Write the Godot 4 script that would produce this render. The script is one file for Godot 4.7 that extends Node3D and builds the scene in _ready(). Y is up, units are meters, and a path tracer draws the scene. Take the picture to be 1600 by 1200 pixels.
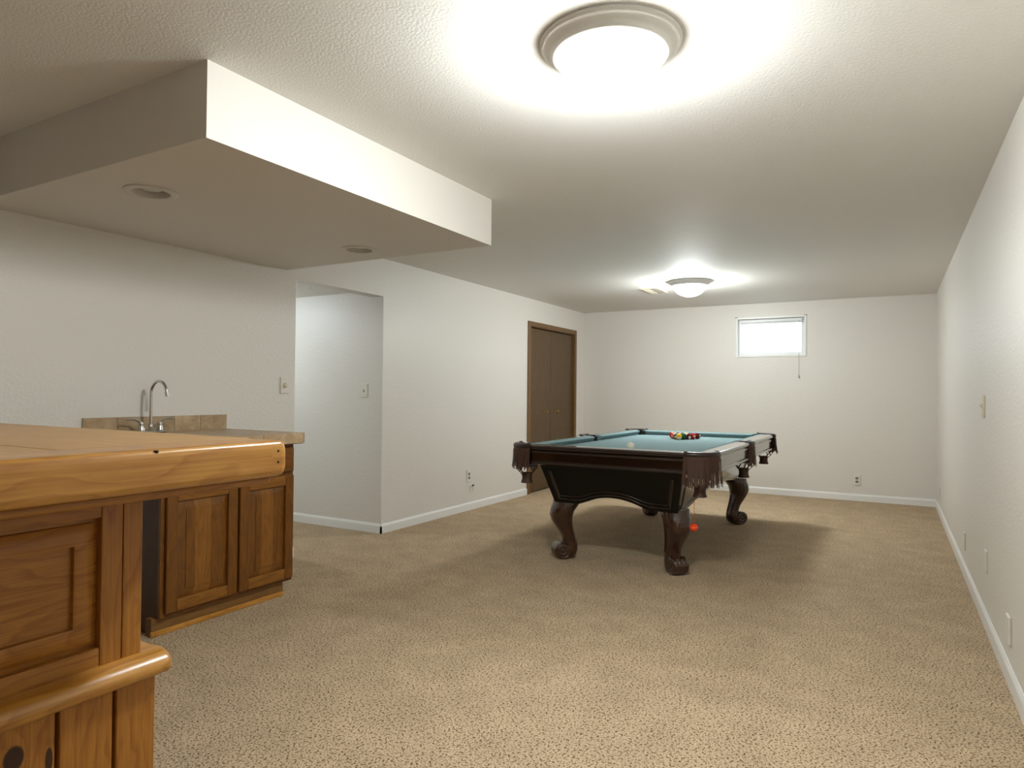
extends Node3D
# Basement games room: pool table, bar end, sink cabinet, two ceiling lights.  y up, metres, camera near the origin.

const WR := 0.428        # right wall face (x)
const WL := -3.702       # left wall face (x)
const WB := -8.512       # back wall face (z)
const WF := 2.0          # wall behind the camera (z)
const HC := 2.30         # ceiling height
const SOFFIT_Y := 2.033

var M := {}
var rng := RandomNumberGenerator.new()

# ------------------------------------------------------------------ mesh builder
class MB:
	var P := PackedVector3Array()
	var U := PackedVector2Array()
	var C := PackedColorArray()
	var has_uv := PackedByteArray()
	var ga := PackedInt32Array()
	var off := PackedVector2Array()
	var xf := Transform3D.IDENTITY
	var grain := 0
	var offset := Vector2.ZERO
	var color := Color.WHITE
	var use_color := false

	func tri(a: Vector3, b: Vector3, c: Vector3, uv = null) -> void:
		if (b - a).cross(c - a).length_squared() < 1e-18:
			return
		P.append(a); P.append(b); P.append(c)
		if uv == null:
			U.append(Vector2.ZERO); U.append(Vector2.ZERO); U.append(Vector2.ZERO)
			has_uv.append(0)
		else:
			U.append(uv[0]); U.append(uv[1]); U.append(uv[2])
			has_uv.append(1)
		ga.append(grain); off.append(offset); C.append(color)

	# a closed soup of triangles: turned so that its faces look outward
	func solid(pts: Array, idx: Array) -> void:
		var q := PackedVector3Array()
		for p in pts:
			q.append(xf * p)
		var vol := 0.0
		var o: Vector3 = q[0]
		for i in range(0, idx.size(), 3):
			vol += (q[idx[i]] - o).dot((q[idx[i + 1]] - o).cross(q[idx[i + 2]] - o))
		for i in range(0, idx.size(), 3):
			if vol >= 0.0:
				tri(q[idx[i]], q[idx[i + 1]], q[idx[i + 2]])
			else:
				tri(q[idx[i]], q[idx[i + 2]], q[idx[i + 1]])

	func box(lo: Vector3, hi: Vector3, bev := 0.002) -> void:
		var c := (lo + hi) * 0.5
		var h := ((hi - lo) * 0.5).abs()
		var b: float = min(bev, min(h.x, min(h.y, h.z)) * 0.49)
		var pts := []
		for sx in [-1, 1]:
			for sy in [-1, 1]:
				for sz in [-1, 1]:
					for ax in 3:
						var e := Vector3(h.x - b, h.y - b, h.z - b)
						e[ax] = h[ax]
						pts.append(c + Vector3(sx * e.x, sy * e.y, sz * e.z))
		var id := func(sx, sy, sz, ax): return ((sx * 2 + sy) * 2 + sz) * 3 + ax
		var idx := []
		var quad := func(a, b2, c2, d):
			var n: Vector3 = (pts[b2] - pts[a]).cross(pts[c2] - pts[a])
			var mid: Vector3 = (pts[a] + pts[b2] + pts[c2] + pts[d]) * 0.25 - c
			if n.dot(mid) >= 0:
				idx.append_array([a, b2, c2, a, c2, d])
			else:
				idx.append_array([a, c2, b2, a, d, c2])
		for s in 2:
			quad.call(id.call(s, 0, 0, 0), id.call(s, 1, 0, 0), id.call(s, 1, 1, 0), id.call(s, 0, 1, 0))
			quad.call(id.call(0, s, 0, 1), id.call(1, s, 0, 1), id.call(1, s, 1, 1), id.call(0, s, 1, 1))
			quad.call(id.call(0, 0, s, 2), id.call(1, 0, s, 2), id.call(1, 1, s, 2), id.call(0, 1, s, 2))
		if b > 1e-6:
			for s in 2:
				for t in 2:
					quad.call(id.call(s, t, 0, 0), id.call(s, t, 1, 0), id.call(s, t, 1, 1), id.call(s, t, 0, 1))
					quad.call(id.call(s, 0, t, 0), id.call(s, 1, t, 0), id.call(s, 1, t, 2), id.call(s, 0, t, 2))
					quad.call(id.call(0, s, t, 1), id.call(1, s, t, 1), id.call(1, s, t, 2), id.call(0, s, t, 2))
					for u in 2:
						var i0: int = id.call(s, t, u, 0)
						var n: Vector3 = (pts[i0 + 1] - pts[i0]).cross(pts[i0 + 2] - pts[i0])
						if n.dot(pts[i0] - c) >= 0:
							idx.append_array([i0, i0 + 1, i0 + 2])
						else:
							idx.append_array([i0, i0 + 2, i0 + 1])
		solid(pts, idx)

	# rings of equal length joined to a skin; closed across the ring; capped at the ends
	func loft(rings: Array, cap := true, wrap := false) -> void:
		var n: int = rings[0].size()
		var pts := []
		var idx := []
		for r in rings:
			for p in r:
				pts.append(p)
		var m := rings.size()
		for i in (m if wrap else m - 1):
			var i2 := (i + 1) % m
			for j in n:
				var j2 := (j + 1) % n
				idx.append_array([i * n + j, i2 * n + j, i2 * n + j2, i * n + j, i2 * n + j2, i * n + j2])
		if cap and not wrap:
			for e in [0, m - 1]:
				var mid := Vector3.ZERO
				for p in rings[e]:
					mid += p
				pts.append(mid / n)
				var k := pts.size() - 1
				for j in n:
					var j2 := (j + 1) % n
					if e == 0:
						idx.append_array([k, e * n + j, e * n + j2])
					else:
						idx.append_array([k, e * n + j2, e * n + j])
		solid(pts, idx)

	# any simple polygon pushed from one mapped place to another
	func prism(poly: PackedVector2Array, f0: Callable, f1: Callable) -> void:
		var t := Geometry2D.triangulate_polygon(poly)
		var n := poly.size()
		var pts := []
		for p in poly:
			pts.append(f0.call(p))
		for p in poly:
			pts.append(f1.call(p))
		var cw := Geometry2D.is_polygon_clockwise(poly)
		var idx := []
		for j in n:
			var j2 := (j + 1) % n
			if cw:
				idx.append_array([j, n + j, n + j2, j, n + j2, j2])
			else:
				idx.append_array([j, n + j2, n + j, j, j2, n + j2])
		for i in range(0, t.size(), 3):
			var a := t[i]; var b := t[i + 1]; var c := t[i + 2]
			var ar := (poly[b] - poly[a]).cross(poly[c] - poly[a])
			if ar < 0:
				var q := b; b = c; c = q
			# counter-clockwise in the plane: the far end keeps it, the near end turns it
			if cw:
				idx.append_array([a, b, c, n + a, n + c, n + b])
				# consistent with the side winding above
			else:
				idx.append_array([a, c, b, n + a, n + b, n + c])
		# make caps consistent with sides: sides were wound for ends 0 -> 1
		solid(pts, _consistent(pts, idx))

	func _consistent(pts: Array, idx: Array) -> Array:
		# check the shared edges of the first cap triangle and the sides; turn the caps when they disagree
		var dirs := {}
		var n := int(pts.size() / 2.0)
		var side_n := n * 6
		for i in range(0, side_n, 3):
			for k in 3:
				dirs[Vector2i(idx[i + k], idx[i + (k + 1) % 3])] = true
		var bad := 0
		var good := 0
		for i in range(side_n, idx.size(), 3):
			for k in 3:
				var a: int = idx[i + k]
				var b: int = idx[i + (k + 1) % 3]
				if dirs.has(Vector2i(a, b)):
					bad += 1
				elif dirs.has(Vector2i(b, a)):
					good += 1
		if bad > good:
			for i in range(side_n, idx.size(), 3):
				var q = idx[i + 1]; idx[i + 1] = idx[i + 2]; idx[i + 2] = q
		return idx

	# profile of (radius, height), turned about y at the point `at`
	func lathe(prof: Array, at: Vector3, segs := 32, closed := false) -> void:
		var rings := []
		for p in prof:
			var ring := []
			for k in segs:
				var a := TAU * k / segs
				ring.append(at + Vector3(cos(a) * max(p[0], 0.0004), p[1], sin(a) * max(p[0], 0.0004)))
			rings.append(ring)
		loft(rings, not closed, closed)

	func tube(path: Array, rad, segs := 8) -> void:
		var rings := []
		var up := Vector3.UP
		var n := path.size()
		for i in n:
			var d: Vector3 = (path[min(i + 1, n - 1)] - path[max(i - 1, 0)]).normalized()
			if abs(d.dot(up)) > 0.95:
				up = Vector3.RIGHT if abs(d.x) < 0.7 else Vector3.BACK
			var s := d.cross(up).normalized()
			var t := s.cross(d).normalized()
			up = t
			var r: float = rad[i] if rad is Array else rad
			var ring := []
			for k in segs:
				var a := TAU * k / segs
				ring.append(path[i] + s * cos(a) * r + t * sin(a) * r)
			rings.append(ring)
		loft(rings)

	func mesh(crease := 40.0) -> ArrayMesh:
		var nt := int(P.size() / 3.0)
		var fn := PackedVector3Array()
		var at := {}
		var keys := []
		for i in nt:
			var c := (P[i * 3 + 1] - P[i * 3]).cross(P[i * 3 + 2] - P[i * 3])
			fn.append(c)
			for k in 3:
				var p := P[i * 3 + k]
				var key := Vector3i(roundi(p.x * 20000.0), roundi(p.y * 20000.0), roundi(p.z * 20000.0))
				keys.append(key)
				if at.has(key):
					at[key].append(i)
				else:
					at[key] = [i]
		var lim := cos(deg_to_rad(crease))
		var V := PackedVector3Array(); var N := PackedVector3Array(); var T := PackedVector2Array(); var K := PackedColorArray()
		for i in nt:
			var me := fn[i].normalized()
			var axis := me.abs().max_axis_index()
			for k in [0, 2, 1]:
				var s := Vector3.ZERO
				for j in at[keys[i * 3 + k]]:
					if fn[j].normalized().dot(me) >= lim:
						s += fn[j]
				var p := P[i * 3 + k]
				V.append(p)
				N.append(s.normalized())
				K.append(C[i])
				if has_uv[i]:
					T.append(U[i * 3 + k])
				else:
					var g := ga[i]
					var uv := Vector2.ZERO
					if axis == g:
						uv = Vector2(p[(g + 1) % 3], p[(g + 2) % 3])
					else:
						uv = Vector2(p[g], p[3 - g - axis])
					T.append(uv + off[i])
		var arr := []
		arr.resize(Mesh.ARRAY_MAX)
		arr[Mesh.ARRAY_VERTEX] = V
		arr[Mesh.ARRAY_NORMAL] = N
		arr[Mesh.ARRAY_TEX_UV] = T
		if use_color:
			arr[Mesh.ARRAY_COLOR] = K
		var am := ArrayMesh.new()
		am.add_surface_from_arrays(Mesh.PRIMITIVE_TRIANGLES, arr)
		return am

# ------------------------------------------------------------------ scene helpers
func mb(grain := 0) -> MB:
	var b := MB.new()
	b.grain = grain
	b.offset = Vector2(rng.randf() * 3.0, rng.randf() * 3.0)
	return b

func numbered(called: String, parent: Node) -> String:
	if not parent.has_node(NodePath(called)):
		return called
	var k := 1
	while parent.has_node(NodePath("%s_%03d" % [called, k])):
		k += 1
	return "%s_%03d" % [called, k]

func put(called: String, mesh: Mesh, mat: Material, parent: Node = self, at := Vector3.ZERO) -> MeshInstance3D:
	var o := MeshInstance3D.new()
	o.name = numbered(called, parent)
	o.mesh = mesh
	o.material_override = mat
	parent.add_child(o, true)
	o.position = at
	return o

func done(called: String, b: MB, mat: Material, parent: Node = self, crease := 40.0) -> MeshInstance3D:
	return put(called, b.mesh(crease), mat, parent)

func tag(o: Node, label: String, category: String, group := "") -> Node:
	o.set_meta("label", label)
	o.set_meta("category", category)
	if group != "":
		o.set_meta("group", group)
	return o

func thing(called: String, label: String, category: String, at := Vector3.ZERO, group := "") -> Node3D:
	var o := Node3D.new()
	o.name = numbered(called, self)
	add_child(o, true)
	o.position = at
	tag(o, label, category, group)
	return o

func node(called: String, parent: Node, at := Vector3.ZERO) -> Node3D:
	var o := Node3D.new()
	o.name = numbered(called, parent)
	parent.add_child(o, true)
	o.position = at
	return o

func structure(called: String, b: MB, mat: Material, parent: Node = self) -> MeshInstance3D:
	var o := done(called, b, mat, parent)
	if parent == self:
		o.set_meta("kind", "structure")
	return o

func block(called: String, lo: Vector3, hi: Vector3, mat: Material, parent: Node = self, bev := 0.002, grain := 0) -> MeshInstance3D:
	var b := mb(grain)
	b.box(lo, hi, bev)
	return done(called, b, mat, parent, 50.0)

# ------------------------------------------------------------------ materials
func noise_bytes(w: int, h: int, freq: float, sd: int, oct := 3, blend := true) -> PackedByteArray:
	var n := FastNoiseLite.new()
	n.seed = sd
	n.noise_type = FastNoiseLite.TYPE_SIMPLEX_SMOOTH
	n.frequency = freq
	n.fractal_octaves = oct
	var im := n.get_seamless_image(w, h, false, false, 0.15, true) if blend else n.get_image(w, h, false, false, true)
	im.convert(Image.FORMAT_L8)
	return im.get_data()

func tex(w: int, h: int, data: PackedByteArray) -> ImageTexture:
	var im := Image.create_from_data(w, h, false, Image.FORMAT_RGB8, data)
	im.generate_mipmaps()
	return ImageTexture.create_from_image(im)

# wood: u runs along the grain. light and dark are sRGB colours; knots are (x, y, rx, ry) in texture pixels
func wood_tex(sd: int, light: Color, dark: Color, rings := 7, warp := 1.6, ring_amt := 0.55, knots := [], size := 512) -> ImageTexture:
	var low := noise_bytes(size, size, 0.004, sd, 2)
	var mid := noise_bytes(size, size, 0.012, sd + 1, 3)
	var fine := noise_bytes(size, size, 0.09, sd + 2, 2)
	var out := PackedByteArray()
	out.resize(size * size * 3)
	for y in size:
		for x in size:
			var i := y * size + x
			var ph: float = low[i] / 255.0 * warp + mid[i] / 255.0 * 0.25 * warp
			var kn := 0.0
			for k in knots:
				var dx: float = float(x - k[0]) / k[2]
				var dy: float = float(y - k[1]) / k[3]
				var d := sqrt(dx * dx + dy * dy)
				if d < 4.0:
					ph += 0.9 * exp(-d * d * 0.35) * k[4]
					kn = max(kn, clampf((1.12 - d) * 5.0, 0.0, 1.0) * k[4])
			var r := fposmod(y * rings / float(size) + ph * 2.0, 1.0)
			var ring := pow(r, 2.2)
			if r > 0.9:
				ring *= (1.0 - r) * 10.0
			var f: float = fine[y * size + (x >> 4)] / 255.0
			var t := clampf(ring * ring_amt + (f - 0.5) * 0.55 + (mid[i] / 255.0 - 0.5) * 0.35 + 0.18, 0.0, 1.0)
			var c := light.lerp(dark, t)
			if kn > 0.0:
				c = c.lerp(Color(dark.r * 0.42, dark.g * 0.36, dark.b * 0.32), kn)
			out[i * 3] = int(c.r * 255.0); out[i * 3 + 1] = int(c.g * 255.0); out[i * 3 + 2] = int(c.b * 255.0)
	return tex(size, size, out)

func wood(t: Texture2D, rough: float, u := 1.3, v := 0.32, tint := Color.WHITE) -> StandardMaterial3D:
	var m := StandardMaterial3D.new()
	m.albedo_texture = t
	m.albedo_color = tint
	m.uv1_scale = Vector3(1.0 / u, 1.0 / v, 1)
	m.roughness = rough
	return m

func plain(c: Color, rough := 0.6, metal := 0.0) -> StandardMaterial3D:
	var m := StandardMaterial3D.new()
	m.albedo_color = c
	m.roughness = rough
	m.metallic = metal
	return m

func paint(c: Color, rough: float, hm: Texture2D, period: float, relief: float) -> StandardMaterial3D:
	var m := plain(c, rough)
	m.heightmap_enabled = true
	m.heightmap_texture = hm
	m.heightmap_scale = relief
	m.uv1_triplanar = true
	m.uv1_world_triplanar = true
	m.uv1_scale = Vector3.ONE / period
	return m

func grey_tex(size: int, data: PackedByteArray) -> ImageTexture:
	var im := Image.create_from_data(size, size, false, Image.FORMAT_L8, data)
	im.generate_mipmaps()
	return ImageTexture.create_from_image(im)

func carpet_mat() -> StandardMaterial3D:
	var s := 1024
	var a := noise_bytes(s, s, 0.155, 11, 3, false)
	var b := noise_bytes(s, s, 0.30, 12, 1, false)
	var l := noise_bytes(s, s, 0.006, 13, 3)
	var out := PackedByteArray()
	out.resize(s * s * 3)
	var hgt := PackedByteArray()
	hgt.resize(s * s)
	var base := Color(0.738, 0.650, 0.538)
	var dark := Color(0.345, 0.265, 0.17)
	var pale := Color(0.805, 0.725, 0.615)
	for i in s * s:
		var n: float = a[i] / 255.0
		var f: float = b[i] / 255.0
		var fleck := clampf((0.385 - n) * 7.0, 0.0, 1.0) * 0.95
		var c := base.lerp(pale, clampf((f - 0.45) * 2.2, 0.0, 1.0))
		c = c.lerp(dark, clampf(fleck + clampf((0.36 - f) * 2.5, 0.0, 0.45), 0.0, 1.0))
		var k: float = 0.95 + 0.10 * l[i] / 255.0
		out[i * 3] = int(clampf(c.r * k, 0, 1) * 255.0); out[i * 3 + 1] = int(clampf(c.g * k, 0, 1) * 255.0); out[i * 3 + 2] = int(clampf(c.b * k, 0, 1) * 255.0)
		hgt[i] = int(clampf(0.3 + 0.5 * n + 0.3 * (f - 0.5), 0, 1) * 255.0)
	var m := StandardMaterial3D.new()
	m.albedo_texture = tex(s, s, out)
	m.roughness = 0.95
	m.metallic_specular = 0.2
	m.uv1_scale = Vector3(1 / 1.9, 1 / 1.9, 1)
	m.heightmap_enabled = true
	m.heightmap_texture = grey_tex(s, hgt)
	m.heightmap_scale = 0.25
	return m

func tile_tex(sd: int, c0: Color, c1: Color) -> ImageTexture:
	var s := 256
	var a := noise_bytes(s, s, 0.012, sd, 4)
	var b := noise_bytes(s, s, 0.08, sd + 1, 2)
	var out := PackedByteArray()
	out.resize(s * s * 3)
	for i in s * s:
		var c := c0.lerp(c1, clampf(a[i] / 255.0 + (b[i] / 255.0 - 0.5) * 0.5, 0, 1))
		out[i * 3] = int(c.r * 255.0); out[i * 3 + 1] = int(c.g * 255.0); out[i * 3 + 2] = int(c.b * 255.0)
	return tex(s, s, out)

func make_materials() -> void:
	var orange := grey_tex(512, noise_bytes(512, 512, 0.045, 3, 3))
	var knock := grey_tex(512, noise_bytes(512, 512, 0.06, 5, 3))
	M.wall = paint(Color(0.862, 0.845, 0.815), 0.42, orange, 0.55, 0.13)
	M.ceiling = paint(Color(0.905, 0.895, 0.875), 0.7, knock, 0.42, 0.075)
	M.soffit = paint(Color(0.845, 0.825, 0.795), 0.6, orange, 0.55, 0.03)
	M.trim = plain(Color(0.90, 0.895, 0.88), 0.35)
	M.carpet = carpet_mat()
	var pine := wood_tex(21, Color(0.765, 0.55, 0.24), Color(0.575, 0.35, 0.10), 6, 1.5, 0.5)
	M.pine = wood(pine, 0.30, 1.5, 0.34)
	M.pine.clearcoat_enabled = true
	M.pine.clearcoat = 0.25
	M.pine.clearcoat_roughness = 0.15
	M.pine_dull = wood(pine, 0.42, 1.1, 0.26, Color(0.90, 0.85, 0.74))
	M.pine_top = wood(wood_tex(27, Color(0.76, 0.60, 0.40), Color(0.63, 0.46, 0.26), 9, 1.2, 0.4), 0.38, 1.6, 0.4)
	M.pine_knot = wood(wood_tex(31, Color(0.765, 0.55, 0.24), Color(0.575, 0.35, 0.10), 5, 1.2, 0.5, [[182, 190, 14, 33, 1.0], [163, 70, 15, 13, 1.0]]), 0.42, 0.8, 0.25, Color(0.90, 0.85, 0.74))
	M.cabinet = wood(wood_tex(41, Color(0.475, 0.295, 0.085), Color(0.30, 0.165, 0.035), 5, 1.5, 0.45), 0.32, 1.0, 0.24)
	M.cabinet_pale = wood(wood_tex(43, Color(0.55, 0.36, 0.13), Color(0.39, 0.225, 0.06), 6, 1.4, 0.45), 0.32, 1.0, 0.22)
	M.cabinet_dark = wood(wood_tex(47, Color(0.32, 0.20, 0.08), Color(0.21, 0.12, 0.04), 6, 1.4, 0.45), 0.45, 1.0, 0.24)
	M.kick = wood(wood_tex(49, Color(0.52, 0.37, 0.19), Color(0.39, 0.26, 0.11), 6, 1.4, 0.4), 0.45, 1.0, 0.2)
	M.walnut = wood(wood_tex(53, Color(0.37, 0.27, 0.14), Color(0.24, 0.165, 0.075), 8, 1.6, 0.6), 0.42, 1.6, 0.22)
	M.casing = wood(wood_tex(57, Color(0.47, 0.34, 0.19), Color(0.33, 0.225, 0.115), 8, 1.2, 0.4), 0.42, 1.3, 0.22)
	M.mahogany = wood(wood_tex(61, Color(0.120, 0.052, 0.030), Color(0.050, 0.022, 0.014), 7, 1.6, 0.5), 0.16, 1.2, 0.24)
	M.mahogany.clearcoat_enabled = true
	M.mahogany.clearcoat = 1.0
	M.mahogany.clearcoat_roughness = 0.08
	M.leg_wood = wood(wood_tex(67, Color(0.27, 0.145, 0.065), Color(0.11, 0.052, 0.024), 6, 1.6, 0.5), 0.24, 1.0, 0.2)
	M.leg_wood.clearcoat_enabled = true
	M.leg_wood.clearcoat = 0.6
	M.leg_wood.clearcoat_roughness = 0.14
	M.ebony = plain(Color(0.035, 0.022, 0.016), 0.25)
	M.ebony.metallic_specular = 0.3
	M.ebony.clearcoat_enabled = true
	M.ebony.clearcoat = 0.2
	M.ebony.clearcoat_roughness = 0.2
	M.cloth = plain(Color(0.485, 0.57, 0.58), 0.92)
	M.cloth.metallic_specular = 0.2
	M.leather = plain(Color(0.25, 0.145, 0.085), 0.6)
	M.leather_dark = plain(Color(0.15, 0.088, 0.058), 0.4)
	M.iron = plain(Color(0.30, 0.31, 0.32), 0.45, 0.4)
	M.inside = plain(Color(0.02, 0.02, 0.02), 0.9)
	M.tile = []
	for k in 4:
		var t := plain(Color(1, 1, 1), 0.35)
		t.albedo_texture = tile_tex(71 + k * 3, Color(0.78, 0.69, 0.56).darkened(k * 0.03), Color(0.64, 0.53, 0.40).darkened(k * 0.02))
		t.uv1_scale = Vector3(2.6, 2.6, 1)
		M.tile.append(t)
	M.grout = plain(Color(0.50, 0.44, 0.36), 0.9)
	M.chrome = plain(Color(0.80, 0.80, 0.79), 0.10, 1.0)
	M.steel = plain(Color(0.62, 0.62, 0.61), 0.28, 1.0)
	M.brass = plain(Color(0.74, 0.60, 0.36), 0.25, 1.0)
	M.nail = plain(Color(0.08, 0.05, 0.03), 0.7)
	M.plate = plain(Color(0.865, 0.845, 0.80), 0.4)
	M.ivory = plain(Color(0.83, 0.79, 0.70), 0.4)
	M.slot = plain(Color(0.12, 0.11, 0.10), 0.7)
	M.socket = plain(Color(0.50, 0.47, 0.43), 0.55)
	M.fitting = plain(Color(0.93, 0.925, 0.91), 0.4)
	M.vinyl = plain(Color(0.90, 0.91, 0.91), 0.35)
	M.vent = plain(Color(0.80, 0.76, 0.68), 0.5)
	M.baffle = plain(Color(0.80, 0.78, 0.75), 0.4)
	M.lens = plain(Color(0.80, 0.79, 0.76), 0.2)
	M.glow = plain(Color(0.95, 0.95, 0.93), 0.4)
	M.glow.emission_enabled = true
	M.glow.emission = Color(1.0, 0.985, 0.955)
	M.glow.emission_energy_multiplier = 4.0
	M.glass = plain(Color(1, 1, 1, 0.05), 0.02)
	M.glass.transparency = BaseMaterial3D.TRANSPARENCY_ALPHA
	M.ball = plain(Color(1, 1, 1), 0.12)
	M.ball.vertex_color_use_as_albedo = true
	M.cueball = plain(Color(0.90, 0.87, 0.80), 0.12)
	M.cord = plain(Color(0.80, 0.34, 0.16), 0.7)
	M.bead = plain(Color(0.92, 0.25, 0.07), 0.35)
	M.white_cord = plain(Color(0.78, 0.76, 0.72), 0.7)
	M.ground = plain(Color(0.72, 0.70, 0.66), 0.9)

# ------------------------------------------------------------------ room
func slab(lo: Vector3, hi: Vector3, b: MB) -> void:
	b.box(lo, hi, 0.0)

func build_room() -> void:
	var b := mb()
	slab(Vector3(-6.4, -0.15, WB - 0.25), Vector3(WR + 0.2, 0, WF + 0.2), b)
	structure("floor", b, M.carpet)
	b = mb()
	slab(Vector3(WL - 0.12, HC, WB - 0.25), Vector3(WR + 0.2, HC + 0.15, WF + 0.2), b)
	structure("ceiling", b, M.ceiling)
	b = mb()
	slab(Vector3(WR, 0, WB - 0.2), Vector3(WR + 0.2, HC, WF + 0.2), b)
	structure("wall_right", b, M.wall)
	b = mb()
	slab(Vector3(WL - 0.12, 0, WF), Vector3(WR, HC, WF + 0.2), b)
	structure("wall_front", b, M.wall)
	# back wall with the window hole
	b = mb()
	slab(Vector3(WL, 0, WB - 0.2), Vector3(WR, 1.66, WB), b)
	slab(Vector3(WL, 2.125, WB - 0.2), Vector3(WR, HC, WB), b)
	slab(Vector3(WL, 1.66, WB - 0.2), Vector3(-1.655, 2.125, WB), b)
	slab(Vector3(-0.876, 1.66, WB - 0.2), Vector3(WR, 2.125, WB), b)
	structure("wall_back", b, M.wall)
	# left wall: opening to the hall and the closet doorway
	b = mb()
	var x0 := WL - 0.12
	slab(Vector3(x0, 0, -3.376), Vector3(WL, HC, WF), b)
	slab(Vector3(x0, 1.983, -4.322), Vector3(WL, HC, -3.376), b)
	slab(Vector3(x0, 0, -6.93), Vector3(WL, HC, -4.322), b)
	slab(Vector3(x0, 1.99, -8.20), Vector3(WL, HC, -6.93), b)
	slab(Vector3(x0, 0, WB - 0.2), Vector3(WL, HC, -8.20), b)
	structure("wall_left", b, M.wall)
	b = mb()
	slab(Vector3(x0 - 0.6, 0, -8.3), Vector3(x0 - 0.5, HC, -6.8), b)
	slab(Vector3(x0 - 0.5, 0, -8.4), Vector3(x0, HC, -8.2), b)
	slab(Vector3(x0 - 0.5, 0, -6.93), Vector3(x0, HC, -6.8), b)
	slab(Vector3(x0 - 0.6, HC, -8.4), Vector3(x0, HC + 0.1, -6.8), b)
	structure("wall_closet", b, M.wall)
	# hall beyond the opening
	b = mb()
	slab(Vector3(-6.4, 0, -4.45), Vector3(x0, 2.25, -4.322), b)
	structure("wall_hall_far", b, M.wall)
	b = mb()
	slab(Vector3(-6.4, 0, -3.0), Vector3(x0, 2.25, -2.88), b)
	structure("wall_hall_near", b, M.wall)
	b = mb()
	slab(Vector3(-6.4, 0, -4.322), Vector3(-6.28, 2.25, -3.0), b)
	structure("wall_hall_end", b, M.wall)
	b = mb()
	slab(Vector3(-6.4, 2.035, -4.45), Vector3(x0, 2.25, -2.88), b)
	structure("ceiling_hall", b, M.ceiling)
	# boxed soffit above the wet bar, cut for the two recessed lights
	var cs := CSGCombiner3D.new()
	cs.name = "soffit"
	cs.set_meta("kind", "structure")
	add_child(cs, true)
	var bx := CSGBox3D.new()
	bx.size = Vector3(-2.017 - WL, HC - SOFFIT_Y, 3.291 - 1.439)
	bx.position = Vector3((WL - 2.017) / 2, (HC + SOFFIT_Y) / 2, -(3.291 + 1.439) / 2)
	bx.material = M.soffit
	cs.add_child(bx)
	for p in [Vector3(-2.783, SOFFIT_Y, -1.724), Vector3(-2.775, SOFFIT_Y, -3.015)]:
		var cy := CSGCylinder3D.new()
		cy.radius = 0.078
		cy.height = 0.3
		cy.sides = 40
		cy.position = p
		cy.operation = CSGShape3D.OPERATION_SUBTRACTION
		cy.material = M.soffit
		cs.add_child(cy)
	# ground outside, below the window sill
	b = mb()
	slab(Vector3(-30, 1.2, -60), Vector3(30, 1.5, WB - 0.3), b)
	structure("ground_outside", b, M.ground)

func skirting(called: String, a: Vector3, c: Vector3, n: Vector3) -> void:
	# board with an eased top against a wall face; n points into the room
	var prof := PackedVector2Array([Vector2(0, 0), Vector2(0.013, 0), Vector2(0.013, 0.058), Vector2(0.011, 0.066), Vector2(0.006, 0.072), Vector2(0.004, 0.078), Vector2(0, 0.079)])
	var b := mb()
	b.prism(prof, func(p): return a + n * p.x + Vector3.UP * p.y, func(p): return c + n * p.x + Vector3.UP * p.y)
	structure(called, b, M.trim)

func build_skirting() -> void:
	skirting("baseboard_right", Vector3(WR, 0, WB), Vector3(WR, 0, WF), Vector3.LEFT)
	skirting("baseboard_back", Vector3(WL, 0, WB), Vector3(WR - 0.013, 0, WB), Vector3.BACK)
	skirting("baseboard_left", Vector3(WL, 0, -4.322 + 0.013), Vector3(WL, 0, -6.872), Vector3.RIGHT)
	skirting("baseboard_left_corner", Vector3(WL, 0, -8.252), Vector3(WL, 0, WB + 0.013), Vector3.RIGHT)
	skirting("baseboard_left_bar", Vector3(WL, 0, -2.765), Vector3(WL, 0, -3.376), Vector3.RIGHT)
	skirting("baseboard_hall", Vector3(WL + 0.013, 0, -4.322), Vector3(-6.28, 0, -4.322), Vector3.BACK)
	skirting("baseboard_left_near", Vector3(WL, 0, -0.2), Vector3(WL, 0, WF), Vector3.RIGHT)
	skirting("baseboard_front", Vector3(WL + 0.013, 0, WF), Vector3(WR - 0.013, 0, WF), Vector3.FORWARD)

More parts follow.
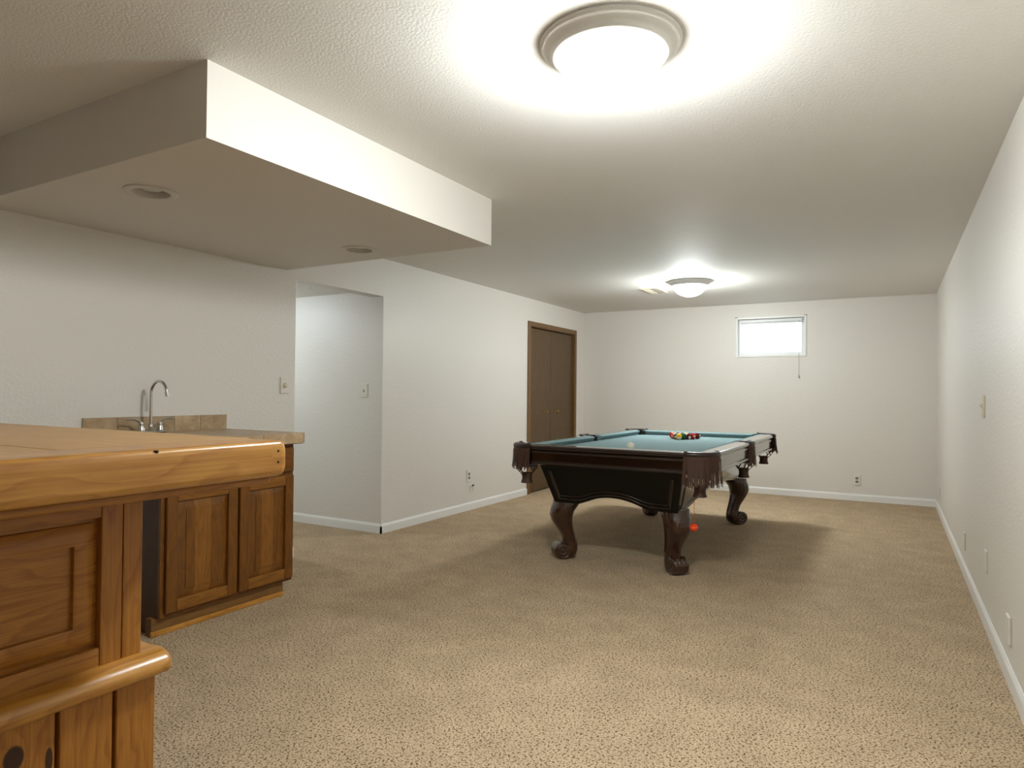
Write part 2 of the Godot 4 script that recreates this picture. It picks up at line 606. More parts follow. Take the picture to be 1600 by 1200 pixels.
func build_window() -> void:
	var w := Node3D.new()
	w.name = "window_1"
	w.set_meta("kind", "structure")
	add_child(w, true)
	w.position = Vector3(-1.2655, 1.66, WB)
	var hx := 0.3895
	var H := 0.465
	# lining of the opening: thin proud lip and a jamb on each side
	var b := mb()
	for s in [-1, 1]:
		b.box(Vector3(s * hx - 0.012, -0.012, -0.19), Vector3(s * hx + 0.012, H + 0.012, 0.010), 0.003)
	b.box(Vector3(-hx + 0.012, -0.012, -0.189), Vector3(hx - 0.012, 0.012, 0.0098), 0.001)
	b.box(Vector3(-hx + 0.012, H - 0.012, -0.189), Vector3(hx - 0.012, H + 0.012, 0.0098), 0.001)
	done("window_casing", b, M.trim, w)
	b = mb()
	for s in [-1, 1]:
		b.box(Vector3(s * (hx - 0.032) - 0.02, 0.012, -0.12), Vector3(s * (hx - 0.032) + 0.02, H - 0.012, -0.065), 0.004)
	b.box(Vector3(-hx + 0.052, 0.012, -0.119), Vector3(hx - 0.052, 0.05, -0.066), 0.001)
	b.box(Vector3(-hx + 0.052, H - 0.05, -0.119), Vector3(hx - 0.052, H - 0.012, -0.066), 0.001)
	done("window_frame", b, M.vinyl, w)
	block("pane", Vector3(-hx + 0.05, 0.048, -0.096), Vector3(hx - 0.05, H - 0.048, -0.090), M.glass, w, 0.0)
	# raised blind: head rail under the top jamb with its cord over the wall
	var t := thing("window_blind", "raised white blind head rail with pull cord in the small basement window", "blind", Vector3(-1.2655, 2.07, WB))
	block("head_rail", Vector3(-0.345, 0.0, -0.052), Vector3(0.352, 0.036, -0.012), M.vinyl, t, 0.004)
	block("slat_stack", Vector3(-0.335, -0.018, -0.046), Vector3(0.342, -0.001, -0.018), M.vinyl, t, 0.003)
	b = mb()
	b.tube([Vector3(0.318, 0.01, -0.011), Vector3(0.318, -0.03, 0.006), Vector3(0.318, -0.2, 0.02), Vector3(0.318, -0.425, 0.02), Vector3(0.317, -0.645, 0.016)], 0.0022, 6)
	done("pull_cord", b, M.white_cord, t)
	b = mb()
	b.lathe([[0.004, 0.03], [0.007, 0.02], [0.010, 0.0], [0.007, -0.004]], Vector3(0.317, -0.672, 0.016), 12)
	done("tassel", b, M.white_cord, t)
	for s in [-1, 1]:
		block("bracket", Vector3(s * 0.393 - 0.016, 0.062, -0.002), Vector3(s * 0.393 + 0.016, 0.070, 0.016), M.socket, t, 0.001)

func build_closet() -> void:
	var d := Node3D.new()
	d.name = "door_1"
	d.set_meta("kind", "structure")
	add_child(d, true)
	var zn := -6.93
	var zf := -8.20
	# casing in three pieces, proud of the wall
	block("casing", Vector3(WL, 0, zn - 0.012), Vector3(WL + 0.016, 2.035, zn + 0.055), M.casing, d, 0.004, 1)
	block("casing", Vector3(WL, 0, zf - 0.050), Vector3(WL + 0.016, 2.035, zf + 0.012), M.casing, d, 0.004, 1)
	block("casing", Vector3(WL, 1.978, zf + 0.012), Vector3(WL + 0.0155, 2.035, zn - 0.012), M.casing, d, 0.004, 2)
	for s in [[zn, zn - 0.018], [zf + 0.018, zf]]:
		block("jamb", Vector3(WL - 0.12, 0, s[1]), Vector3(WL - 0.0005, 1.972, s[0]), M.casing, d, 0.001, 1)
	block("jamb", Vector3(WL - 0.12, 1.972, zf), Vector3(WL - 0.0005, 1.99, zn), M.casing, d, 0.001, 2)
	for s in [[-6.950, -7.524, -7.372], [-7.530, -8.170, -7.682]]:
		var leaf := block("door_leaf", Vector3(WL - 0.050, 0.012, s[1]), Vector3(WL - 0.016, 1.962, s[0]), M.walnut, d, 0.003, 1)
		var b := mb()
		b.xf = Transform3D(Basis(Vector3.FORWARD, PI / 2), Vector3(WL - 0.016, 0.958, s[2]))
		b.lathe([[0.0, 0.0], [0.013, 0.0], [0.011, 0.004], [0.006, 0.008], [0.006, 0.016], [0.012, 0.022], [0.0165, 0.029], [0.014, 0.036], [0.006, 0.039], [0.0, 0.0395]], Vector3.ZERO, 20)
		done("knob", b, M.brass, leaf)

# ------------------------------------------------------------------ lamps and fittings on the ceiling
func ceiling_light(at: Vector3, sc: float, energy: float, label: String, col: Color, grp := "white dome ceiling lights") -> void:
	var t := thing("ceiling_light", label, "light", at, grp)
	var b := mb()
	var prof := [[0.165, -0.001], [0.225, -0.001], [0.2265, -0.005], [0.2255, -0.009], [0.221, -0.011], [0.2185, -0.0125], [0.2185, -0.0155], [0.215, -0.018], [0.210, -0.0185], [0.208, -0.020], [0.204, -0.0225], [0.197, -0.0265], [0.191, -0.032], [0.188, -0.037], [0.1865, -0.041], [0.1835, -0.0435], [0.180, -0.044], [0.178, -0.0455], [0.174, -0.0475], [0.169, -0.047], [0.166, -0.044], [0.164, -0.030]]
	var p2 := []
	for p in prof:
		p2.append([p[0] * sc, p[1]])
	b.lathe(p2, Vector3.ZERO, 64, true)
	done("trim_ring", b, M.fitting, t, 35)
	b = mb()
	var dome := []
	for k in 13:
		var a := PI / 2 * k / 12.0
		dome.append([0.1655 * sc * cos(a), -0.040 - 0.112 * sin(a)])
	b.lathe(dome, Vector3.ZERO, 48)
	done("diffuser", b, M.glow, t, 60)
	var l := OmniLight3D.new()
	l.name = "lamp_light"
	l.position = Vector3(0, -0.046, 0)
	l.light_color = col
	l.light_energy = energy
	l.light_size = 0.15 * sc
	l.omni_range = 20.0
	l.omni_attenuation = 2.0
	l.shadow_enabled = true
	t.add_child(l, true)

func recessed_light(at: Vector3, label: String) -> void:
	var t := thing("recessed_light", label, "light", at, "unlit recessed lights in the soffit")
	var b := mb()
	b.lathe([[0.076, 0.0], [0.108, 0.0], [0.109, -0.003], [0.104, -0.007], [0.085, -0.009], [0.076, -0.006]], Vector3.ZERO, 48, true)
	done("trim_ring", b, M.baffle, t, 35)
	b = mb()
	b.lathe([[0.077, 0.0], [0.0765, 0.0], [0.062, 0.085], [0.0635, 0.086]], Vector3(0, -0.002, 0), 40, true)
	done("baffle", b, M.baffle, t, 35)
	b = mb()
	b.lathe([[0.0, 0.004], [0.03, 0.007], [0.050, 0.018], [0.058, 0.036], [0.058, 0.08], [0.0, 0.09]], Vector3.ZERO, 32)
	done("bulb", b, M.lens, t, 50)

func build_vent() -> void:
	var t := thing("ceiling_vent", "small cream ceiling register with louvers beside the farther dome light", "vent", Vector3(-2.22, HC, -6.975))
	var b := mb()
	var hx := 0.095; var hz := 0.19
	for s in [-1, 1]:
		b.box(Vector3(s * (hx - 0.0125) - 0.0125, -0.008, -hz), Vector3(s * (hx - 0.0125) + 0.0125, 0, hz), 0.002)
		b.box(Vector3(-hx + 0.025, -0.008, s * (hz - 0.0125) - 0.0125), Vector3(hx - 0.025, 0, s * (hz - 0.0125) + 0.0125), 0.002)
	done("frame", b, M.vent, t)
	block("duct", Vector3(-hx + 0.025, -0.0015, -hz + 0.025), Vector3(hx - 0.025, -0.0005, hz - 0.025), M.slot, t, 0.0)
	for k in 8:
		var x := -0.061 + 0.0174 * k
		b = mb()
		b.xf = Transform3D(Basis(Vector3.BACK, 0.6 if k < 4 else -0.6), Vector3(x, -0.009, 0))
		b.box(Vector3(-0.008, -0.0008, -hz + 0.024), Vector3(0.008, 0.0008, hz - 0.024), 0.0003)
		done("louver", b, M.vent, t)

# a wall plate: n is the wall's normal, u the direction along the wall
func wall_plate(called: String, label: String, category: String, at: Vector3, n: Vector3, kind: String, grp := "", thick := 0.009) -> void:
	var t := thing(called, label, category, at, grp)
	t.basis = Basis(Vector3.UP.cross(n).normalized(), Vector3.UP, n)
	block("wall_plate", Vector3(-0.036, -0.058, 0), Vector3(0.036, 0.058, thick), M.plate if kind != "toggle_ivory" else M.ivory, t, 0.003)
	var b := mb()
	if kind == "outlet":
		for s in [-1, 1]:
			b = mb()
			var ring := PackedVector2Array()
			for k in 20:
				var a := TAU * k / 20
				ring.append(Vector2(cos(a) * 0.0165, clampf(sin(a) * 0.0175, -0.0135, 0.0135) + s * 0.0195))
			b.prism(ring, func(p): return Vector3(p.x, p.y, thick - 0.001), func(p): return Vector3(p.x, p.y, thick + 0.0015))
			var face := done("receptacle", b, M.socket, t)
			b = mb()
			for q in [-0.006, 0.006]:
				b.box(Vector3(q - 0.0012, s * 0.0195 - 0.002, thick + 0.001), Vector3(q + 0.0012, s * 0.0195 + 0.007, thick + 0.002), 0.0)
			b.box(Vector3(-0.002, s * 0.0195 - 0.009, thick + 0.001), Vector3(0.002, s * 0.0195 - 0.005, thick + 0.002), 0.0)
			done("slots", b, M.slot, face)
		b = mb()
		b.xf = Transform3D(Basis(Vector3.RIGHT, PI / 2), Vector3(0, 0, thick))
		b.lathe([[0, 0.0], [0.003, 0.0], [0.0025, 0.001], [0, 0.001]], Vector3.ZERO, 10)
		done("screw", b, M.socket, t)
	elif kind.begins_with("toggle"):
		block("toggle", Vector3(-0.005, -0.004, thick - 0.001), Vector3(0.005, 0.010, thick + 0.012), M.plate if kind != "toggle_ivory" else M.ivory, t, 0.002)
		block("toggle_slot", Vector3(-0.0065, -0.012, thick - 0.001), Vector3(0.0065, 0.012, thick + 0.0006), M.socket, t, 0.0005)
	elif kind == "dimmer":
		b = mb()
		b.xf = Transform3D(Basis(Vector3.RIGHT, PI / 2), Vector3(0, 0, thick - 0.001))
		b.lathe([[0, 0], [0.0185, 0], [0.0185, 0.005], [0.0165, 0.016], [0.0145, 0.019], [0, 0.0195]], Vector3.ZERO, 28)
		done("dimmer_knob", b, M.ivory, t)

func build_wall_fittings() -> void:
	wall_plate("dimmer_switch", "cream dimmer plate with round knob on the wall beside the hall opening", "switch", Vector3(WL, 1.221, -3.280), Vector3.RIGHT, "dimmer")
	wall_plate("light_switch", "white toggle switch plate on the wall inside the hall opening", "switch", Vector3(-3.900, 1.191, -4.322), Vector3.BACK, "toggle")
	wall_plate("light_switch", "ivory toggle switch plate high on the right side wall", "switch", Vector3(WR, 1.132, -4.297), Vector3.LEFT, "toggle_ivory")
	wall_plate("wall_outlet", "white duplex outlet low on the back wall under the window", "outlet", Vector3(-0.336, 0.236, WB), Vector3.BACK, "outlet")
	wall_plate("wall_outlet", "white duplex outlet low on the left wall between hall opening and closet", "outlet", Vector3(WL, 0.345, -5.645), Vector3.RIGHT, "outlet")
	var g := "blank plates low along the right wall"
	wall_plate("wall_outlet", "blank cover plate low on the right wall, hard by the back corner", "outlet", Vector3(WR, 0.216, -7.955), Vector3.LEFT, "blank", g)
	wall_plate("wall_outlet", "blank cover plate low on the right wall, second from the back corner", "outlet", Vector3(WR, 0.224, -5.358), Vector3.LEFT, "blank", g)
	wall_plate("wall_outlet", "blank cover plate on the right wall mounted higher than its low neighbours", "outlet", Vector3(WR, 0.332, -4.212), Vector3.LEFT, "blank", g)
	wall_plate("wall_outlet", "thick cover plate on the right wall standing proud, nearest to the viewer", "outlet", Vector3(WR, 0.220, -3.428), Vector3.LEFT, "blank", g, 0.013)
	# a torn hole with a cable end under the left outlet
	var t := thing("cable_stub", "short loose cable end from a small dark hole under the left wall outlet", "cable", Vector3(WL, 0.240, -5.70))
	var b := mb()
	var ring := PackedVector2Array()
	for k in 9:
		var a := TAU * k / 9
		ring.append(Vector2(cos(a) * (0.022 + 0.005 * sin(k * 2.3)), sin(a) * (0.010 + 0.003 * cos(k * 1.7))))
	b.prism(ring, func(p): return Vector3(-0.004, p.y, p.x - 0.03), func(p): return Vector3(0.0012, p.y, p.x - 0.03))
	done("wall_hole", b, M.slot, t)
	b = mb()
	b.tube([Vector3(-0.004, 0.002, 0.02), Vector3(0.012, 0.0, 0.02), Vector3(0.02, -0.012, 0.015), Vector3(0.018, -0.035, 0.004), Vector3(0.014, -0.052, -0.002)], 0.0035, 7)
	b.tube([Vector3(-0.004, 0.0, 0.024), Vector3(0.014, -0.002, 0.03), Vector3(0.018, -0.015, 0.036)], 0.003, 7)
	done("cable_end", b, M.white_cord, t)
	t = thing("ceiling_hook", "tiny white hook on the hall ceiling just past the opening", "hook", Vector3(-4.10, 2.035, -3.885))
	b = mb()
	b.lathe([[0.0, 0.0], [0.012, 0.0], [0.011, -0.004], [0.003, -0.008], [0.003, -0.018], [0.0, -0.019]], Vector3.ZERO, 12)
	done("hook_base", b, M.trim, t)
	b = mb()
	b.tube([Vector3(0, -0.016, 0), Vector3(0, -0.026, 0.006), Vector3(0, -0.034, 0.0), Vector3(0, -0.028, -0.008)], 0.003, 7)
	done("hook_wire", b, M.trim, t)

# ------------------------------------------------------------------ wet bar
# a raised panel door in the plane x = xf, facing +x
func panel_door(parent: Node, xf: float, y0: float, y1: float, z0: float, z1: float) -> void:
	var d := node("door", parent)
	var fr := 0.058
	var x1 := xf + 0.020
	block("door_stile", Vector3(xf, y0, z0), Vector3(x1, y1, z0 + fr), M.cabinet, d, 0.004, 1)
	block("door_stile", Vector3(xf, y0, z1 - fr), Vector3(x1, y1, z1), M.cabinet, d, 0.004, 1)
	block("door_rail", Vector3(xf, y0, z0 + fr), Vector3(x1 - 0.0005, y0 + fr, z1 - fr), M.cabinet_pale, d, 0.004, 2)
	block("door_rail", Vector3(xf, y1 - fr, z0 + fr), Vector3(x1 - 0.0005, y1, z1 - fr), M.cabinet_pale, d, 0.004, 2)
	# raised panel: a flat field with sloping margins, glued up from three boards
	var a0 := z0 + fr - 0.002; var a1 := z1 - fr + 0.002
	var c0 := y0 + fr - 0.002; var c1 := y1 - fr + 0.002
	var m := 0.042
	var cuts := [a0, a0 + (a1 - a0) * 0.36, a0 + (a1 - a0) * 0.68, a1]
	for k in 3:
		var b := mb(1)
		var za: float = cuts[k]; var zb: float = cuts[k + 1]
		var zi: float = za + (m if k == 0 else 0.0)
		var zj: float = zb - (m if k == 2 else 0.0)
		var xb := xf + 0.001; var xm := xf + 0.003; var xt := xf + 0.016
		var pts := [Vector3(xb, c0, za), Vector3(xb, c0, zb), Vector3(xb, c1, zb), Vector3(xb, c1, za),
			Vector3(xm, c0, za), Vector3(xm, c0, zb), Vector3(xm, c1, zb), Vector3(xm, c1, za),
			Vector3(xt, c0 + m, zi), Vector3(xt, c0 + m, zj), Vector3(xt, c1 - m, zj), Vector3(xt, c1 - m, zi)]
		var idx := [0, 1, 2, 0, 2, 3, 8, 10, 9, 8, 11, 10]
		for e in 4:
			var f := (e + 1) % 4
			idx.append_array([e, e + 4, f + 4, e, f + 4, f])
			idx.append_array([e + 4, e + 8, f + 8, e + 4, f + 8, f + 4])
		b.solid(pts, idx)
		b.box(Vector3(xt - 0.002, c0 + m + 0.002, zi + (0.002 if k == 0 else 0.0)), Vector3(xt + 0.0035, c1 - m - 0.002, zj - (0.002 if k == 2 else 0.0)), 0.001)
		done("panel_board", b, [M.cabinet, M.cabinet_pale, M.cabinet][k], d, 20)

func build_sink_cabinet() -> void:
	var t := thing("sink_cabinet", "brown wooden two-door base cabinet with raised panels under the tiled counter", "cabinet", Vector3.ZERO)
	var zn := -1.952; var zf := -2.760
	var xf := -3.030
	block("carcass", Vector3(WL + 0.015, 0.085, zf + 0.004), Vector3(xf - 0.020, 0.872, zn - 0.016), M.cabinet_dark, t, 0.001, 1)
	block("side_panel", Vector3(WL + 0.015, 0.085, zn - 0.015), Vector3(xf - 0.019, 0.872, zn), M.cabinet_dark, t, 0.001, 1)
	block("side_panel", Vector3(WL + 0.015, 0.0, zn - 0.040), Vector3(xf - 0.075, 0.085, zn - 0.001), M.cabinet_dark, t, 0.001, 1)
	for s in [[zn - 0.034, zn], [-2.400, -2.352], [zf, zf + 0.034]]:
		block("face_stile", Vector3(xf - 0.019, 0.085, s[0]), Vector3(xf, 0.872, s[1]), M.cabinet, t, 0.001, 1)
	for s in [[0.085, 0.125], [0.675, 0.735], [0.845, 0.872]]:
		block("face_rail", Vector3(xf - 0.019, s[0], zf + 0.034), Vector3(xf - 0.0005, s[1], -2.400), M.cabinet, t, 0.001, 2)
		block("face_rail", Vector3(xf - 0.019, s[0], -2.352), Vector3(xf - 0.0005, s[1], zn - 0.034), M.cabinet, t, 0.001, 2)
	panel_door(t, xf + 0.001, 0.105, 0.695, -2.372, -1.972)
	panel_door(t, xf + 0.001, 0.105, 0.695, -2.750, -2.386)
	for s in [[-2.372, -1.972], [-2.750, -2.386]]:
		block("drawer_front", Vector3(xf + 0.001, 0.715, s[0]), Vector3(xf + 0.019, 0.855, s[1]), M.cabinet, t, 0.004, 2)
	block("toe_kick", Vector3(xf - 0.075, 0.0, -2.722), Vector3(xf - 0.030, 0.085, zn + 0.020), M.kick, t, 0.001, 2)
	block("kick_molding", Vector3(xf - 0.030, 0.0, -2.722), Vector3(xf - 0.016, 0.026, zn + 0.028), M.pine, t, 0.005, 2)

func build_countertop() -> void:
	var t := thing("countertop", "beige tiled countertop with tile backsplash along the left wall", "countertop", Vector3.ZERO)
	var zn := -1.930; var zf := -2.800; var xf := -2.979; var yt := 0.938
	# substrate leaves a hole for the sink basin
	var hx0 := -3.49; var hx1 := -3.16; var hz0 := -2.255; var hz1 := -1.985
	var b := mb()
	b.box(Vector3(WL + 0.001, 0.874, zf + 0.010), Vector3(hx0, yt - 0.010, zn - 0.010), 0.0)
	b.box(Vector3(hx1, 0.874, zf + 0.010), Vector3(xf - 0.010, yt - 0.010, zn - 0.010), 0.0)
	b.box(Vector3(hx0, 0.874, zf + 0.010), Vector3(hx1, yt - 0.010, hz0), 0.0)
	b.box(Vector3(hx0, 0.874, hz1), Vector3(hx1, yt - 0.010, zn - 0.010), 0.0)
	done("grout_bed", b, M.grout, t)
	var k := 0
	var zs := [zn - 0.009, -2.215, -2.505, zf + 0.009]
	var xs := [WL + 0.014, -3.355, xf - 0.009]
	for i in 3:
		for j in 2:
			var lo := Vector3(xs[j] + 0.0015, yt - 0.010, zs[i + 1] + 0.0015)
			var hi := Vector3(xs[j + 1] - 0.0015, yt, zs[i] - 0.0015)
			# tiles are cut around the sink hole
			var piece := mb(2)
			var any := false
			for q in [[lo.x, min(hi.x, hx0), lo.z, hi.z], [max(lo.x, hx1), hi.x, lo.z, hi.z], [max(lo.x, hx0), min(hi.x, hx1), lo.z, min(hi.z, hz0)], [max(lo.x, hx0), min(hi.x, hx1), max(lo.z, hz1), hi.z]]:
				if q[1] - q[0] > 0.004 and q[3] - q[2] > 0.004:
					piece.box(Vector3(q[0], lo.y, q[2]), Vector3(q[1], hi.y, q[3]), 0.001)
					any = true
			if any:
				done("tile", piece, M.tile[k % 4], t)
			k += 1
	# edge tiles: front edge, then the two ends
	for i in 3:
		block("edge_tile", Vector3(xf - 0.009, yt - 0.060, zs[i + 1] + 0.0015), Vector3(xf, yt, zs[i] - 0.0015), M.tile[(k + i) % 4], t, 0.003, 2)
	for j in 2:
		block("edge_tile", Vector3(xs[j] + 0.0015, yt - 0.060, zf), Vector3(xs[j + 1] - 0.0015 + (0.009 if j == 1 else 0.0), yt, zf + 0.009), M.tile[(k + j + 1) % 4], t, 0.003, 0)
		block("edge_tile", Vector3(xs[j] + 0.0015, yt - 0.060, zn - 0.009), Vector3(xs[j + 1] - 0.0015 + (0.009 if j == 1 else 0.0), yt, zn), M.tile[(k + j) % 4], t, 0.003, 0)
	# backsplash tiles
	var bz := [-1.936, -2.119, -2.454, -2.625, -2.813]
	for i in 4:
		block("backsplash_tile", Vector3(WL + 0.001, yt - 0.004, bz[i + 1] + 0.0012), Vector3(WL + 0.012, 1.0265, bz[i] - 0.0012), M.tile[[1, 3, 0, 2][i]], t, 0.002, 2)
	block("grout_strip", Vector3(WL + 0.0005, yt - 0.006, bz[4] + 0.003), Vector3(WL + 0.009, 1.024, bz[0] - 0.003), M.grout, t, 0.0)
	# drop-in sink
	var s := thing("sink", "small steel bar sink set into the tiled counter below the faucet", "sink", Vector3((hx0 + hx1) / 2, yt, (hz0 + hz1) / 2))
	var hw := (hx1 - hx0) / 2; var hd := (hz1 - hz0) / 2
	b = mb()
	var rings := []
	for q in [[0.014, 0.0012], [0.016, 0.004], [0.010, 0.005], [-0.010, 0.003], [-0.016, -0.004], [-0.022, -0.040], [-0.050, -0.063], [-0.0505, -0.0645], [-0.020, -0.042], [-0.008, -0.004]]:
		var ring := []
		for n in 24:
			var a := TAU * n / 24
			var cx := signf(cos(a)) * pow(abs(cos(a)), 0.35)
			var cz := signf(sin(a)) * pow(abs(sin(a)), 0.35)
			ring.append(Vector3(cx * (hw + q[0]), q[1], cz * (hd + q[0])))
		rings.append(ring)
	b.loft(rings.slice(0, 7) , false)
	var fl := []
	for n in 24:
		fl.append(rings[6][n])
	var b2 := mb()
	var low := []
	for p in fl:
		low.append(p + Vector3(0, -0.001, 0))
	b2.loft([low, fl], true)
	done("rim", b, M.steel, s)
	done("basin_floor", b2, M.steel, s)

func build_faucet() -> void:
	var t := thing("faucet", "chrome gooseneck bar faucet with two lever handles against the backsplash", "faucet", Vector3(-3.600, 0.938, -2.250))
	var b := mb()
	b.box(Vector3(-0.026, 0.0, -0.082), Vector3(0.026, 0.014, 0.082), 0.006)
	b.lathe([[0.0, 0.0], [0.024, 0.012], [0.021, 0.022], [0.013, 0.034], [0.0125, 0.05], [0.0, 0.05]], Vector3.ZERO, 24)
	done("base", b, M.chrome, t, 50)
	b = mb()
	var path := []
	for k in 8:
		path.append(Vector3(0, 0.03 + 0.195 * k / 7.0, 0))
	var R := 0.058
	for k in range(1, 17):
		var a := PI * 0.93 * k / 16.0
		path.append(Vector3(R - R * cos(a), 0.225 + R * 1.12 * sin(a), -0.016 * k / 16.0))
	var e: Vector3 = path[path.size() - 1]
	path.append(e + Vector3(0.004, -0.02, 0))
	b.tube(path, 0.0082, 14)
	done("spout", b, M.chrome, t, 60)
	b = mb()
	b.tube([e + Vector3(0.0025, -0.012, 0), e + Vector3(0.006, -0.034, 0)], 0.0105, 16)
	done("aerator", b, M.chrome, t)
	for s in [-1, 1]:
		var h := node("handle", t, Vector3(0, 0.012, s * 0.054))
		b = mb()
		b.lathe([[0.0, 0.0], [0.020, 0.0], [0.019, 0.010], [0.014, 0.024], [0.013, 0.036], [0.015, 0.042], [0.012, 0.050], [0.0, 0.052]], Vector3.ZERO, 20)
		done("handle_base", b, M.chrome, h, 50)
		b = mb()
		b.tube([Vector3(0, 0.044, 0), Vector3(0.001, 0.058, s * 0.018), Vector3(0.002, 0.066, s * 0.040), Vector3(0.003, 0.067, s * 0.066), Vector3(0.004, 0.064, s * 0.086)], [0.009, 0.0075, 0.006, 0.0058, 0.0045], 10)
		done("lever", b, M.chrome, h, 60)

func build_bar() -> void:
	var t := thing("bar", "honey pine bar with thick rounded top edge, end panel and plank base", "bar", Vector3.ZERO)
	var zf := -1.045      # far end of the top, towards the sink
	var zn := -0.15       # near end, out of frame
	var xn := -1.163      # front of the nosing
	var yt := 1.067
	var xb := -1.400      # upper end panel face
	var xl := -1.380      # plank face
	# top boards run across the room
	var cuts := [zf + 0.002, -0.632, zn]
	for k in 2:
		var b := mb(0)
		b.box(Vector3(WL + 0.002, yt - 0.030, cuts[k] + (0.0015 if k else 0.0)), Vector3(xn - 0.1225, yt, cuts[k + 1] - 0.0015), 0.0025)
		done("top_plank", b, M.pine_top, t, 50)
	block("subtop", Vector3(WL + 0.002, yt - 0.098, zf + 0.012), Vector3(xn - 0.040, yt - 0.0792, zn - 0.01), M.pine_dull, t, 0.004, 2)
	block("top_core", Vector3(WL + 0.002, yt - 0.079, zf + 0.012), Vector3(xn - 0.121, yt - 0.030, zn), M.pine_dull, t, 0.001, 0)
	# thick front nosing, rounded over, its far end softened too
	var b := mb(2)
	var prof := [Vector2(-0.121, 0.0), Vector2(-0.020, 0.0), Vector2(-0.012, -0.001), Vector2(-0.006, -0.0035), Vector2(-0.0025, -0.008), Vector2(-0.0008, -0.014), Vector2(0.0, -0.022),
		Vector2(0.0, -0.062), Vector2(-0.0008, -0.067), Vector2(-0.003, -0.072), Vector2(-0.007, -0.0762), Vector2(-0.013, -0.0785), Vector2(-0.121, -0.079)]
	var rings := []
	for q in [[0.0, 0.012], [0.003, 0.006], [0.010, 0.0015], [0.020, 0.0], [zn - zf, 0.0]]:
		var ring := []
		for p in prof:
			var c := Vector2(-0.06, -0.0395)
			var d: Vector2 = (p - c)
			d = Vector2(signf(d.x) * max(0.0, abs(d.x) - (q[1] if d.x > 0 else 0.0)), signf(d.y) * max(0.0, abs(d.y) - q[1]))
			ring.append(Vector3(xn + c.x + d.x, yt + c.y + d.y, zf + q[0]))
		rings.append(ring)
	b.loft(rings)
	var nose := done("nosing", b, M.pine, t, 35)
	for p in [Vector3(xn + 0.0002, yt - 0.022, zf + 0.028), Vector3(xn + 0.0004, yt - 0.046, zf + 0.028)]:
		b = mb()
		b.xf = Transform3D(Basis(Vector3.FORWARD, PI / 2), p)
		b.lathe([[0.0, -0.004], [0.0028, -0.004], [0.0028, 0.0004], [0.0, 0.0004]], Vector3.ZERO, 10)
		done("nail", b, M.nail, nose)
	b = mb()
	b.xf = Transform3D(Basis(Vector3(1, 1, 0).normalized(), 0.0), Vector3(xn - 0.0065, yt - 0.0035, -0.742))
	b.lathe([[0.0, -0.004], [0.0045, -0.003], [0.0045, 0.0012], [0.0, 0.0014]], Vector3.ZERO, 10)
	done("nail", b, M.nail, nose)
	# base: core, end frame with a raised panel, ledge moulding, planks
	var z0 := -0.862
	var zb := -0.20
	block("core", Vector3(WL + 0.002, 0.0, z0 + 0.002), Vector3(xb - 0.022, yt - 0.098, zb), M.cabinet_dark, t, 0.001, 1)
	block("frame_stile", Vector3(xb - 0.022, 0.600, z0), Vector3(xb, yt - 0.098, -0.8205), M.pine_dull, t, 0.002, 1)
	block("frame_stile", Vector3(xb - 0.022, 0.600, -0.8195), Vector3(xb, yt - 0.098, -0.776), M.pine_dull, t, 0.002, 1)
	block("frame_stile", Vector3(xb - 0.022, 0.600, -0.300), Vector3(xb, yt - 0.098, zb), M.pine_dull, t, 0.002, 1)
	block("frame_rail", Vector3(xb - 0.022, 0.914, -0.776), Vector3(xb - 0.001, yt - 0.098, -0.300), M.pine_dull, t, 0.002, 2)
	block("frame_rail", Vector3(xb - 0.022, 0.600, -0.776), Vector3(xb - 0.001, 0.650, -0.300), M.pine_dull, t, 0.002, 2)
	# raised field with a cove and sloping margin
	b = mb(2)
	var px := xb - 0.021
	var lay := [[0.0, 0.0], [0.0, 0.003], [0.008, 0.004], [0.010, 0.008], [0.020, 0.013], [0.032, 0.017], [0.044, 0.018], [0.050, 0.016], [0.0515, 0.007], [0.060, 0.0065]]
	rings = []
	for q in lay:
		rings.append([Vector3(px + q[1], 0.650 + q[0], -0.776 + q[0]), Vector3(px + q[1], 0.914 - q[0], -0.776 + q[0]), Vector3(px + q[1], 0.914 - q[0], -0.300 - q[0]), Vector3(px + q[1], 0.650 + q[0], -0.300 - q[0])])
	b.loft(rings)
	done("raised_panel", b, M.pine_dull, t, 25)
	# ledge: half-round nosing that wraps the far corner
	b = mb(2)
	var lp := [Vector2(0.0, 0.613), Vector2(0.016, 0.612), Vector2(0.030, 0.607), Vector2(0.040, 0.598), Vector2(0.045, 0.587), Vector2(0.044, 0.576), Vector2(0.038, 0.568), Vector2(0.028, 0.564), Vector2(-0.020, 0.564), Vector2(-0.020, 0.613)]
	rings = []
	var ends := [[zb, 0.0], [z0 - 0.034, 0.0], [z0 - 0.041, 0.0015], [z0 - 0.045, 0.006]]
	for q in ends:
		var ring := []
		for p in lp:
			var mid := 0.589
			ring.append(Vector3(xb + (p.x - q[1] if p.x > 0.01 else p.x), mid + (p.y - mid) * (1.0 - q[1] * 18.0), q[0]))
		rings.append(ring)
	b.loft(rings)
	done("ledge_molding", b, M.pine, t, 35)
	b = mb(0)
	b.box(Vector3(WL + 0.002, 0.566, z0 - 0.044), Vector3(xb - 0.019, 0.6125, z0 + 0.001), 0.006)
	done("ledge_molding", b, M.pine, t, 50)
	# vertical planks below the ledge
	var pz := [-0.884, -0.797, -0.689, -0.580, -0.470, -0.360, -0.250, zb]
	for k in pz.size() - 1:
		b = mb(1)
		if k == 2:
			b.offset = Vector2(-0.52 + 0.30, 0.689 + 0.02)
		b.box(Vector3(xb - 0.018, 0.0, pz[k] + (0.003 if k else 0.0)), Vector3(xl, 0.5645, pz[k + 1] - 0.003), 0.0035)
		done("base_plank", b, M.pine_knot if k == 2 else M.pine_dull, t, 50)
	b = mb(1)
